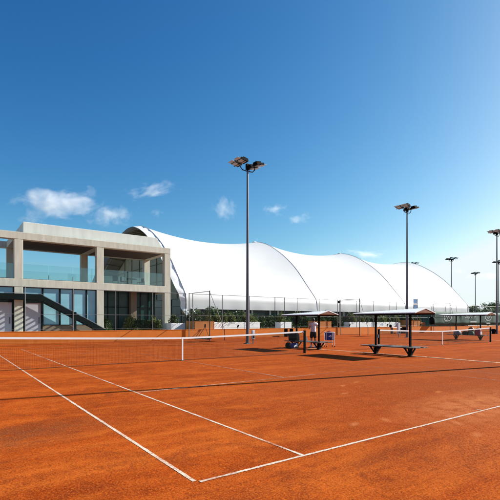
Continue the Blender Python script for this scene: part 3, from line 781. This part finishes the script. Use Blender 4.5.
# ------------------------------------------------------------------ planters and shrubs
def shrub_mesh(name, rnd, rx, ry, h, nclump, leaf=.055, mats=None):
    mb=MB()
    for k in range(5):
        a=rnd.uniform(0,6.28); mb.tube([(0,0,0),(math.cos(a)*rx*.3,math.sin(a)*ry*.3,h*.35),(math.cos(a)*rx*.6,math.sin(a)*ry*.6,h*.75)],[.02,.012,.006],5,1)
    for c in range(nclump):
        a=rnd.uniform(0,2*math.pi); u=rnd.random()**.5; z=rnd.random()**.8
        cx,cy=rx*u*math.cos(a)*(1-.35*z),ry*u*math.sin(a)*(1-.35*z); cz=.08+h*z*(1-.35*u*u)*rnd.uniform(.85,1.12)
        for q in range(14):
            d=Vector((rnd.gauss(0,1),rnd.gauss(0,1),rnd.gauss(.3,1))).normalized()
            o=Vector((cx,cy,cz))+d*rnd.uniform(.02,.13)
            s=d.cross(Vector((rnd.gauss(0,1),rnd.gauss(0,1),rnd.gauss(0,1)))).normalized()*leaf*rnd.uniform(.35,.55)
            tip=o+d*leaf*rnd.uniform(1.2,2.2)+Vector((0,0,-.02)); m=(o+tip)/2
            mb.add([o,m+s,tip,m-s],[(0,1,2,3)],0)
    return mb.mesh(name,mats)
rnd=random.Random(11)
SH=[shrub_mesh('shrub_foliage',rnd,.62,.45,.95,85,.075,[M['leafA'],M['bark']]),shrub_mesh('shrub_foliage',rnd,.55,.45,.80,75,.07,[M['leafB'],M['bark']]),shrub_mesh('shrub_foliage',rnd,.6,.45,1.05,85,.08,[M['leafB'],M['bark']])]
planters=[(8.4,9.75,1.38,'white planter between the clubhouse and the arch foot of the hall'),
 (12.0,16.1,1.46,'long white planter wall behind the central floodlight pole'),(16.15,18.0,1.46,'white planter right of the central floodlight pole'),
 (20.7,22.2,1.46,'short white planter behind the shelter with the player'),
 (31.3,35.3,1.44,'white planter wall left of the empty bench shelter'),(36.0,41.4,1.42,'white planter wall seen under the empty shelter roof'),(43.9,46.2,1.30,'white planter left of the green windscreen')]
for (x0,x1,h,lab) in planters:
    t=empty('planter',((x0+x1)/2,20.4,0),0,lab,'planter','white planters along the terrace')
    hw=(x1-x0)/2; b=MB(); T=.1
    b.box(-hw,hw,-.4,-.3,0,h); b.box(-hw,hw,.5,.6,0,h); b.box(-hw,-hw+T,-.299,.499,0,h); b.box(hw-T,hw,-.299,.499,0,h); b.build('box',M['planter'],t,bevel=.01)
    b=MB(); b.box(-hw+T,hw-T,-.299,.499,.02,h-.12); b.build('soil',M['soil'],t)
def shrub(x,y,z,k,s,lab,group):
    o=bpy.data.objects.new('shrub',SH[k]); COL.objects.link(o); o.location=(x,y,z); o.rotation_euler=(0,0,rnd.uniform(0,6.28)); o.scale=(s,s,s*rnd.uniform(.85,1.1))
    tag(o,lab,'shrub',group)
for (x0,x1,h,lab) in planters:
    x=x0+.45
    while x<x1-.3:
        shrub(x,20.45+rnd.uniform(-.08,.08),h-.13,rnd.choice((0,0,1,2)),rnd.uniform(.8,1.05),'leafy shrub in the '+lab.replace('white ','',1).replace('long ','').replace('short ',''),'shrubs in the '+lab.replace('white ','',1)); x+=rnd.uniform(.6,.85)
x=11.6
while x<46:      # taller shrubs in open ground behind the planters
    shrub(x,22.0+rnd.uniform(-.3,.3),.5,rnd.choice((1,2)),rnd.uniform(1.55,2.0),'tall dark shrub in the row behind the white planters under the hall','shrubs in the row behind the planters'); x+=rnd.uniform(.8,1.2)
for x in (3.4,5.6,6.3,7.0,7.7):
    shrub(x,22.0+rnd.uniform(-.2,.2),.55,rnd.choice((0,1)),rnd.uniform(1.1,1.35),'leafy shrub on the terrace before the dark ground floor glazing','shrubs before the ground floor glazing')

# ------------------------------------------------------------------ white membrane hall
HALF=[(38.0,13.42),(36.5,13.27),(34.7,12.75),(33.0,12.0),(30.4,10.45),(28.0,8.55),(25.9,6.30),(24.35,4.60),(23.95,3.95),(23.85,3.35),(23.82,2.78)]
def smooth(pts,n=5):
    out=[]
    for i in range(len(pts)-1):
        p0=pts[max(i-1,0)];p1=pts[i];p2=pts[i+1];p3=pts[min(i+2,len(pts)-1)]
        if i==0: p0=(2*p1[0]-p2[0],p2[1])
        for k in range(n):
            t=k/n
            out.append(tuple(.5*((2*p1[a])+(-p0[a]+p2[a])*t+(2*p0[a]-5*p1[a]+4*p2[a]-p3[a])*t*t+(-p0[a]+3*p1[a]-3*p2[a]+p3[a])*t**3) for a in (0,1)))
    out.append(pts[-1]); return out
near=smooth(HALF,5)                        # ridge -> near eave
YR=38.0
FAR=1.62
prof=[(YR+(YR-y)*FAR,z) for y,z in reversed(near[1:])]+near          # far eave ... ridge ... near eave
ARCH=[11.75,29.6,47.8,66.2]
hall=empty('membrane_hall',(39,38,0),0,'huge white vaulted membrane hall behind the courts','sports hall')
OX,OY=39,38
for b in range(3):
    xa,xb=ARCH[b],ARCH[b+1]; nx=36; vs=[];fs=[]; P=len(prof)
    for i in range(nx+1):
        s=i/nx; x=xa+(xb-xa)*s; sag=(4*s*(1-s))
        for j,(y,z) in enumerate(prof):
            q=min(1,max(0,(13.42-z)/(13.42-4.0)))          # 0 ridge, 1 eave
            dz=-1.0*sag*(1-q)**1.2
            dy=.45*sag*math.sin(math.pi*q)*(1 if y<YR else -1)
            e_=min(s,1-s); fl=max(0,(4.0-z)/1.22)          # the hem gathers down towards the arches
            vs.append((x-OX,y+dy-OY+.02*fl*math.sin(x*2.3),z+dz-.25*sag*math.sin(math.pi*q)-.45*fl*math.exp(-e_/.02)))
    for i in range(nx):
        for j in range(P-1): fs.append((i*P+j,(i+1)*P+j,(i+1)*P+j+1,i*P+j+1))
    mb=MB(); mb.add(vs,fs,0,True)
    o=mb.build('membrane',M['membrane'],hall); so2=o.modifiers.new('solid','SOLIDIFY'); so2.thickness=.04; so2.offset=-1; so2.use_rim=False
FOOT=[(22.0,1.7),(21.45,.5)]
farfoot=[(YR+(YR-y)*FAR,z) for y,z in reversed(FOOT)]
full=farfoot+prof+FOOT
for k,xa in enumerate(ARCH):
    a=MB(); a.tube([(xa-OX,YR+(y-YR)*.965-OY,z-.32) for y,z in (full if k==0 else [p for p in prof if p[1]>3.6])],.11,8); a.build('arch',M['arch_edge'] if k==0 else M['white'],hall)
    s=MB(); s.tube([(xa-OX,y-OY,z+.04) for y,z in prof],.022 if k else .03,6); s.build('seam',M['seam'],hall)
    s=MB()
    if k<2: s.tube([(xa+.5-OX,23.9-OY,2.9),(xa+.9-OX,22.9-OY,1.9),(xa+1.3-OX,22.2-OY,.5)],.06,6); s.build('strut',M['white'],hall)
# creased edge band and overhang of the left end
vs=[];fs=[]; rr=random.Random(5)
for (y,z) in full[2:]:
    yy=(y-YR)*1.0
    n_=Vector((yy*.8,(z-2))).normalized()
    i_=full.index((y,z)); w0=min(.95,.30+.085*z)+.03*math.sin(i_*.9)
    for f in range(4):
        t_=f/3; off=(.05*math.sin(i_*1.3+f)+rr.uniform(-.02,.02)) if 0<f<3 else 0
        vs.append((ARCH[0]-w0*t_-OX, y-OY+n_.x*off-n_.x*.18*t_, z+n_.y*off-.18*n_.y*t_))
for i in range(len(full)-3):
    for j in range(3): fs.append((i*4+j,(i+1)*4+j,(i+1)*4+j+1,i*4+j+1))
mb=MB(); mb.add(vs,fs,0,True); o=mb.build('edge_band',M['arch_edge'],hall); s=o.modifiers.new('solid','SOLIDIFY'); s.thickness=.03; s.use_rim=False
# recessed gable wall, its ribs, canopy lining
XG=13.6
inner=[((y-YR)*.965,z-.75) for y,z in full]
def zin(y):      # height of the inner profile over y
    for (y0,z0),(y1,z1) in zip(inner,inner[1:]):
        if y1<=y<=y0: return z0+(z1-z0)*(y0-y)/max(1e-6,(y0-y1))
    return 0
def yin(z,side):
    for (y0,z0),(y1,z1) in zip(inner,inner[1:]):
        ym=(y0+y1)/2
        if (ym<0)==(side<0) and min(z0,z1)<=z<=max(z0,z1): return y0+(y1-y0)*(z-z0)/((z1-z0) or 1e-6)
    return 15*side
ZS=4.1
up=[p for p in inner if p[1]>ZS+.05]
mb=MB(); mb.prism([(yin(ZS,1),ZS)]+up+[(yin(ZS,-1),ZS)],'x',XG-OX,XG+.1-OX); mb.build('gable_wall',M['gable'],hall)
mb=MB()
for i in range(11):
    y=-14+3.0*i; zt=zin(y)
    if zt>ZS+.5: mb.box(XG-.10-OX,XG-.005-OX,y-.04,y+.04,ZS+.12,zt-.05)
for z in (6.4,8.6,10.8):
    mb.box(XG-.08-OX,XG-.006-OX,yin(z,-1),yin(z,1),z,z+.06)
mb.build('gable_frame',M['gable_rib'],hall)
lo=[p for p in inner if .7<p[1]<ZS-.02]
mb=MB(); mb.prism([(yin(.7,1),.5),(yin(.7,1),.7)]+[p for p in lo if p[0]>0]+[(yin(ZS,1),ZS-.005),(yin(ZS,-1),ZS-.005)]+[p for p in lo if p[0]<0]+[(yin(.7,-1),.7),(yin(.7,-1),.5)],'x',XG-OX,XG+.1-OX); mb.build('gable_glazing',M['dark_green'],hall)
mb=MB()
for z in (2.2,3.2,4.05): mb.box(XG-.06-OX,XG-.004-OX,yin(z,-1),yin(z,1),z,z+.06)
for i in range(12):
    y=-14.2+2.6*i
    if zin(y)>4.2: mb.box(XG-.07-OX,XG-.007-OX,y,y+.07,.5,4.04)
mb.build('mullion',M['post_dark'],hall)
vs=[];fs=[]; pz=[p for p in prof if p[0]<23.9 or True]; N=len(prof)
for x,dn in ((ARCH[0]-.35,.42),(XG,.62)):
    for y,z in prof: vs.append((x-OX,(y-YR)*.97,z-dn))
for j in range(N-1): fs.append((j,j+1,N+j+1,N+j))
mb=MB(); mb.add(vs,fs,0,True); o=mb.build('canopy_lining',M['gable'],hall)
for j in range(0,N,2):
    mb=MB(); y,z=prof[j]; mb.bar((ARCH[0]-.3-OX,(y-YR)*.965,z-.50),(XG-.02-OX,(y-YR)*.965,z-.70),.07,.12); mb.build('canopy_rib',M['gable_rib'],hall)
# dark recessed side wall under the valance, white door frames, far end wall
mb=MB(); mb.box(15-OX,66-OX,24.6-OY,24.75-OY,.5,4.1); mb.build('side_glazing',M['dark_green'],hall)
mb=MB()
for x in [15+2.4*i for i in range(22)]: mb.box(x-.04-OX,x+.04-OX,24.52-OY,24.598-OY,.5,4.0)
mb.box(15-OX,66-OX,24.54-OY,24.597-OY,2.55,2.63); mb.build('mullion',M['post_dark'],hall)
for x in (18.9,22.6,34.9,42.4):
    mb=MB(); mb.box(x-.07-OX,x+.07-OX,24.3-OY,24.5-OY,.5,2.9); mb.box(x+1.1-OX,x+1.24-OX,24.3-OY,24.5-OY,.5,2.9); mb.box(x-.07-OX,x+1.24-OX,24.3-OY,24.5-OY,2.901,3.0); mb.build('door_frame',M['white'],hall)
mb=MB(); gp2=[(y-OY,z-.25) for y,z in prof]; mb.prism([(gp2[0][0],.4)]+[((y)*.985,z-.1) for y,z in gp2]+[(gp2[-1][0],.4)],'x',65.9-OX,66.0-OX); mb.build('end_wall',M['membrane'],hall)
for xa in ARCH[1:3]:
    mb=MB(); mb.ball((xa-OX,-.4,13.42),.35,.3,.14,10,6); mb.build('ridge_cap',M['white'],hall)

# ------------------------------------------------------------------ clubhouse
BX,BY=-.3,21.0
cl=empty('clubhouse',(BX,BY,0),0,'two storey beige concrete frame clubhouse with open upper terrace','clubhouse')
def cbox(mb,x0,x1,y0,y1,z0,z1): mb.box(x0-BX,x1-BX,y0-BY,y1-BY,z0,z1)
Z0,F1b,F1t,RB,RT=.55,4.10,4.68,7.62,8.15
cols=[-9.0,-3.15,2.65,8.5]; CW=.28
for x in cols:
    for y in (21.0,26.0):
        mb=MB(); cbox(mb,x-CW,x+CW,y,y+.56,Z0,F1b); cbox(mb,x-CW,x+CW,y,y+.56,F1t,RB); mb.build('column',M['concrete'],cl,bevel=.015)
# front beams and edge beams
for z0,z1 in ((F1b,F1t),(RB,RT)):
    mb=MB(); cbox(mb,-9.3,8.78,20.99,21.57,z0,z1); mb.build('beam',M['concrete'],cl,bevel=.015)
    mb=MB(); cbox(mb,-9.3,8.78,25.99,26.57,z0,z1); mb.build('beam',M['concrete'],cl,bevel=.015)
    for x in cols:
        mb=MB(); cbox(mb,x-CW,x+CW,21.571,25.989,z0,z1); mb.build('cross_beam',M['concrete'],cl)
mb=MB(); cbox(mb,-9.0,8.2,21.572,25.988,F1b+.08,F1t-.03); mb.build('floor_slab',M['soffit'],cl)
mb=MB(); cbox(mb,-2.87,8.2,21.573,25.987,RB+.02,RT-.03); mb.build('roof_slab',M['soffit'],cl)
# roof parapet box (set back, left end open to the sky above the pergola)
mb=MB()
mb.prism([(-2.75-BX,RT+.001),(8.45-BX,RT+.001),(7.85-BX,9.13),(-2.75-BX,9.13)],'y',21.9-BY,26.3-BY); mb.build('roof_parapet',M['parapet'],cl,bevel=.02)
# glass balustrades
for x0,x1 in ((-8.7,-3.45),(-2.85,2.35),(2.95,8.2)):
    n=3
    for i in range(n):
        a=x0+(x1-x0)*i/n; b_=x0+(x1-x0)*(i+1)/n
        mb=MB(); cbox(mb,a+.02,b_-.02,21.24,21.256,F1t+.06,F1t+1.15); mb.build('glass_balustrade',M['rail_glass'],cl)
    mb=MB(); cbox(mb,x0,x1,21.2,21.3,F1t,F1t+.055)
    for i in range(1,n): cbox(mb,x0+(x1-x0)*i/n-.015,x0+(x1-x0)*i/n+.015,21.22,21.28,F1t+.055,F1t+.40)
    mb.build('balustrade_rail',M['galv'],cl)
for x0,x1 in ((-8.7,-3.45),(-2.85,2.35),(2.95,8.2)):
    mb=MB(); cbox(mb,x0,x1,26.27,26.286,F1t+.06,F1t+1.15); mb.build('glass_balustrade',M['rail_glass'],cl)
# ground floor left: doors, tall windows over a low wall, pale blinds behind
GY=21.15
def window(x0,x1,z0,z1,back,low=None):
    fr=MB(); T=.06
    cbox(fr,x0,x0+T,GY-.06,GY+.06,z0,z1); cbox(fr,x1-T,x1,GY-.06,GY+.06,z0,z1); cbox(fr,x0+T,x1-T,GY-.058,GY+.058,z1-T,z1); cbox(fr,x0+T,x1-T,GY-.058,GY+.058,z0,z0+T)
    fo=fr.build('window',M['steel_green'],cl)
    p=MB(); cbox(p,x0+T,x1-T,GY-.01,GY+.01,z0+T,z1-T); p.build('pane',M['pane'],fo)
for bx0,bx1 in ((-8.7,-3.45),):
    for i in range(3):
        a=bx0+(bx1-bx0)*i/3; b_=bx0+(bx1-bx0)*(i+1)/3
        window(a,b_,3.12,F1b,M['blind'])
        d=MB(); T=.12
        cbox(d,a,a+T,GY-.06,GY+.06,Z0,3.11); cbox(d,b_-T,b_,GY-.06,GY+.06,Z0,3.11); cbox(d,a+T,b_-T,GY-.058,GY+.058,2.92,3.11)
        do=d.build('door',M['steel_green'],cl); q=MB(); cbox(q,a+T,b_-T,GY-.02,GY+.02,Z0,2.92); q.build('door_panel',M['door_panel'],do); q=MB(); cbox(q,b_-T-.14,b_-T-.11,GY-.07,GY-.021,1.35,1.85); q.build('handle',M['black'],do)
xs=[-2.87,-1.55,-.35,.62,1.6,2.37]
for i in range(5):
    a,b_=xs[i],xs[i+1]
    if i==0:
        d=MB(); T=.12
        cbox(d,a,a+T,GY-.06,GY+.06,Z0,3.11); cbox(d,b_-T,b_,GY-.06,GY+.06,Z0,3.11); cbox(d,a+T,b_-T,GY-.058,GY+.058,2.92,3.11)
        do=d.build('door',M['steel_green'],cl); q=MB(); cbox(q,a+T,b_-T,GY-.02,GY+.02,Z0,2.92); q.build('door_panel',M['door_panel'],do); q=MB(); cbox(q,b_-T-.14,b_-T-.11,GY-.07,GY-.021,1.35,1.85); q.build('handle',M['black'],do)
        window(a,b_,3.115,F1b,M['blind'])
    else: window(a,b_,1.22,F1b,M['blind'])
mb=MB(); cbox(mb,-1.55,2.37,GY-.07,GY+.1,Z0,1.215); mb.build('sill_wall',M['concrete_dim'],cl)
mb=MB(); cbox(mb,-9.2,2.6,GY+.6,GY+.7,Z0,F1b-.002); mb.build('inner_wall',M['blind'],cl)
# ground floor right: dark recessed glazing, inner column
mb=MB(); cbox(mb,2.95,8.2,23.2,23.26,Z0,F1b+.07); mb.build('dark_glazing',M['dark_green'],cl)
mb=MB()
for x in (2.95,3.85,4.75,5.65,6.75,7.5,8.1): cbox(mb,x,x+.07,23.12,23.198,Z0,F1b+.06)
cbox(mb,2.95,8.2,23.13,23.197,2.75,2.83); mb.build('mullion',M['steel_green'],cl)
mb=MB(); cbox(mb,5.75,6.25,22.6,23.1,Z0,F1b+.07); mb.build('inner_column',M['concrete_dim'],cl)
# open stair with slatted treads in front of the facade
st=empty('outdoor_staircase',(0,20.35,0),0,'dark green steel staircase with open treads in front of the clubhouse','staircase')
SY0,SY1=-.55,.52; Xb,Xt,zb,zt=2.75,-1.95,.62,3.32
for y in (SY0,SY1):
    mb=MB(); T=.05
    mb.prism([(Xb,zb-.12),(Xt,zt-.20),(-9.5,zt-.20),(-9.5,zt+.20),(Xt+.05,zt+.20),(Xb,zb+.26)],'y',y-T/2,y+T/2); mb.build('stringer',M['steel_green'],st)
    mb=MB(); mb.tube([(Xb,y,zb+.30),(Xt+.05,y,zt+.24),(-9.5,y,zt+.24)],.018,6); mb.build('top_rail',M['galv'],st)
n=15
for i in range(n):
    f=(i+.6)/n; x=Xb+(Xt-Xb)*f; z=zb+(zt-zb)*f
    mb=MB(); mb.box(x-.085,x+.085,SY0+.03,SY1-.03,z-.02,z+.03); mb.build('tread',M['steel_green'],st)
x=-2.2; mb=MB()
while x>-9.4:
    mb.box(x-.26,x,SY0+.03,SY1-.03,zt-.03,zt+.03); x-=.50
mb.build('landing_slats',M['steel_green'],st)
for x,z in ((.45,1.75),(-8.6,3.1)):
    mb=MB(); mb.box(x-.09,x+.09,SY0-.10,SY0-.03,.55,z+.5); mb.build('support_post',M['steel_green'],st)
# terrace furniture upstairs
def terrace_table(x,y,lab):
    t=empty('terrace_table',(x,y,F1t-.03),0,lab,'table')
    mb=MB(); mb.tube([(0,0,.70),(0,0,.74)],.45,16); mb.build('top',M['black'],t)
    mb=MB(); mb.tube([(0,0,.0),(0,0,.70)],.03,8); mb.tube([(0,0,0),(0,0,.02)],.22,12); mb.build('base',M['black'],t)
def terrace_chair(x,y,rz,lab):
    t=empty('terrace_chair',(x,y,F1t-.03),rz,lab,'chair','chairs on the upper terrace')
    mb=MB(); mb.box(-.22,.22,-.22,.22,.42,.46); mb.build('seat',M['black'],t,bevel=.01)
    mb=MB(); mb.box(-.22,.22,.19,.22,.47,.85); mb.build('backrest',M['black'],t,bevel=.01)
    for sx in (-1,1):
        for sy in (-1,1):
            mb=MB(); mb.tube([(sx*.2,sy*.2,.42),(sx*.22,sy*.22,0)],.014,6); mb.build('leg',M['black'],t)
terrace_table(6.0,23.2,'round black table on the upper terrace of the clubhouse')
terrace_chair(5.2,23.1,R(90),'black chair left of the round terrace table'); terrace_chair(6.85,23.3,R(-80),'black chair right of the round terrace table'); terrace_chair(4.3,22.4,R(160),'black chair standing apart on the upper terrace behind the glass')

# ------------------------------------------------------------------ trees beyond the fence on the right
def tree(loc,h,r,seed,label,name='tree'):
    rn=random.Random(seed); t=empty(name,loc,0,label,'tree','trees beyond the fence on the right')
    mb=MB(); mb.tube([(0,0,-.1),(.05*h*.2,0,h*.25),(.02,.1,h*.6)],[.035*h,.026*h,.012*h],8)
    for k in range(6):
        a=rn.uniform(0,6.28); z=h*rn.uniform(.25,.5)
        mb.tube([(0,0,z),(math.cos(a)*r*.4,math.sin(a)*r*.4,z+h*.15),(math.cos(a)*r*.75,math.sin(a)*r*.75,z+h*.25)],[.014*h,.008*h,.004*h],6)
    mb.build('trunk',M['bark'],t)
    mb=MB(); cl_=[]
    for k in range(26):
        a=rn.uniform(0,6.28); u=rn.random()**.5; z=rn.uniform(.28,.95)
        w_=math.sin(math.pi*min(1,(z-.1)/.95))**.7
        cl_.append((math.cos(a)*r*u*w_,math.sin(a)*r*u*w_,h*z,r*rn.uniform(.2,.36)))
    for (cx,cy,cz,cr) in cl_:
        for q in range(110):
            d=Vector((rn.gauss(0,1),rn.gauss(0,1),rn.gauss(0,.8))).normalized()*cr*rn.random()**.33
            o=Vector((cx,cy,cz))+d; s=.16*rn.uniform(.6,1.3)
            a=Vector((rn.gauss(0,1),rn.gauss(0,1),rn.gauss(0,1))).normalized()*s; b=a.cross(Vector((rn.gauss(0,1),rn.gauss(0,1),rn.gauss(0,1)))).normalized()*s*.6
            mb.add([o-a,o+b,o+a,o-b],[(0,1,2,3)],0)
    mb.build('crown',M['leafT'],t)
def uv2xy(u,d):
    f=429.579; s,c=math.sin(R(37.218)),math.cos(R(37.218)); r=(u-272.7)*d/f
    return (-7.397+d*s+r*c, -15.611+d*c-r*s, 0)
for i,(x,y,h,r,lab) in enumerate(((103.8,39.0,6.3,3.4,'leftmost rounded green tree beyond the fence, at the end of the hall'),(110.5,36.0,6.0,3.6,'rounded green tree behind the thin far floodlight pole'),(112,31.5,5.7,3.6,'rounded green tree above the second round emblem of the windscreen'),(119,29,6.4,3.8,'green tree near the pole at the right picture edge'),(124,24,6.3,3.8,'green tree at the far right picture edge'),(117,43,6.8,4.0,'taller green tree standing behind the others beyond the fence'),(96,42.5,4.6,2.4,'low green tree tight against the far end of the hall'),(105,44.5,5.6,2.8,'narrow green tree in the gap between hall and the rounded tree'),(126,34,7.0,4.2,'broad dark green tree farthest back beyond the fence'))):
    tree((x,y,-.06),h,r,100+i,lab)

# ------------------------------------------------------------------ clouds: separate soft volumes far away
def cloud_mat(name,dens,seed,thr):
    m=bpy.data.materials.new(name); n,l=nodes(m); n.remove(n['Principled BSDF'])
    pv=n.new('ShaderNodeVolumePrincipled'); pv.inputs['Color'].default_value=(1,1,1,1); pv.inputs['Anisotropy'].default_value=.2
    tc=n.new('ShaderNodeTexCoord')
    no=n.new('ShaderNodeTexNoise'); no.noise_dimensions='4D'; no.inputs['W'].default_value=seed; no.inputs['Scale'].default_value=2.7; no.inputs['Detail'].default_value=7; no.inputs['Roughness'].default_value=.62; no.inputs['Distortion'].default_value=.3
    mp=n.new('ShaderNodeMapping'); l.new(tc.outputs['Object'],mp.inputs['Vector']); mp.inputs['Scale'].default_value=(1,1,.62); l.new(mp.outputs[0],no.inputs['Vector'])
    ln=n.new('ShaderNodeVectorMath'); ln.operation='LENGTH'; l.new(tc.outputs['Object'],ln.inputs[0])
    fo=n.new('ShaderNodeMapRange'); fo.inputs['From Min'].default_value=1.0; fo.inputs['From Max'].default_value=.15; fo.inputs['To Min'].default_value=-thr-.26; fo.inputs['To Max'].default_value=-thr+.07
    l.new(ln.outputs['Value'],fo.inputs['Value'])
    ad=n.new('ShaderNodeMath'); ad.operation='ADD'; l.new(no.outputs['Fac'],ad.inputs[0]); l.new(fo.outputs['Result'],ad.inputs[1])
    mr=n.new('ShaderNodeMapRange'); mr.inputs['From Min'].default_value=0; mr.inputs['From Max'].default_value=.25; mr.inputs['To Max'].default_value=dens*.7; l.new(ad.outputs[0],mr.inputs['Value'])
    l.new(mr.outputs['Result'],pv.inputs['Density']); l.new(pv.outputs[0],n['Material Output'].inputs['Volume'])
    return m
def cloud(u,v,wu,hv,label,dens=.03,seed=0,thr=.46,rot=0,D=1500):
    f=429.579; x,y,_=uv2xy(u,D); z=1.552-(v-321.105)*D/f
    mb=MB(); mb.ball((0,0,0),1,1,1,24,16)
    o=mb.build('cloud',cloud_mat('cloud_vapour',dens,seed,thr)); o.location=(x,y,z)
    o.rotation_euler=(0,R(rot),R(-37.218)); o.scale=(wu*D/f/2*1.62,wu*D/f/2*.75,hv*D/f/2*1.7)
    tag(o,label,'cloud','small fair weather clouds')
cloud(58,203,84,30,'largest soft white cloud, over the left half of the clubhouse roof',.030,1.3)
cloud(30,219,30,10,'faint low wisp of cloud touching the left end of the clubhouse roof',.02,2.2)
cloud(114,216,48,24,'rounded white cloud just above the middle of the clubhouse roof',.030,3.7)
cloud(151,191,54,13,'slanting streak of white cloud above the clubhouse roof',.026,4.1,.46,-15)
cloud(157,213,13,8,'tiny wisp of cloud above the arch of the hall',.02,5.5)
cloud(224,209,28,24,'puffy white cloud just left of the central floodlight pole',.030,6.9,.46,-18)
cloud(274,210,27,12,'small white cloud right of the central floodlight pole',.030,7.4,.46,-5)
cloud(298,219,25,13,'lower thin cloud right of the central floodlight pole',.026,8.2,.46,-8)
cloud(366,254,40,10,'flat white cloud showing over the crest of the hall',.032,9.6,.45,3)
cloud(460,271,18,6,'faint small cloud between the two far floodlight poles',.022,10.1)
cloud(486,276,40,9,'faint low cloud at the right picture edge',.018,11.3)
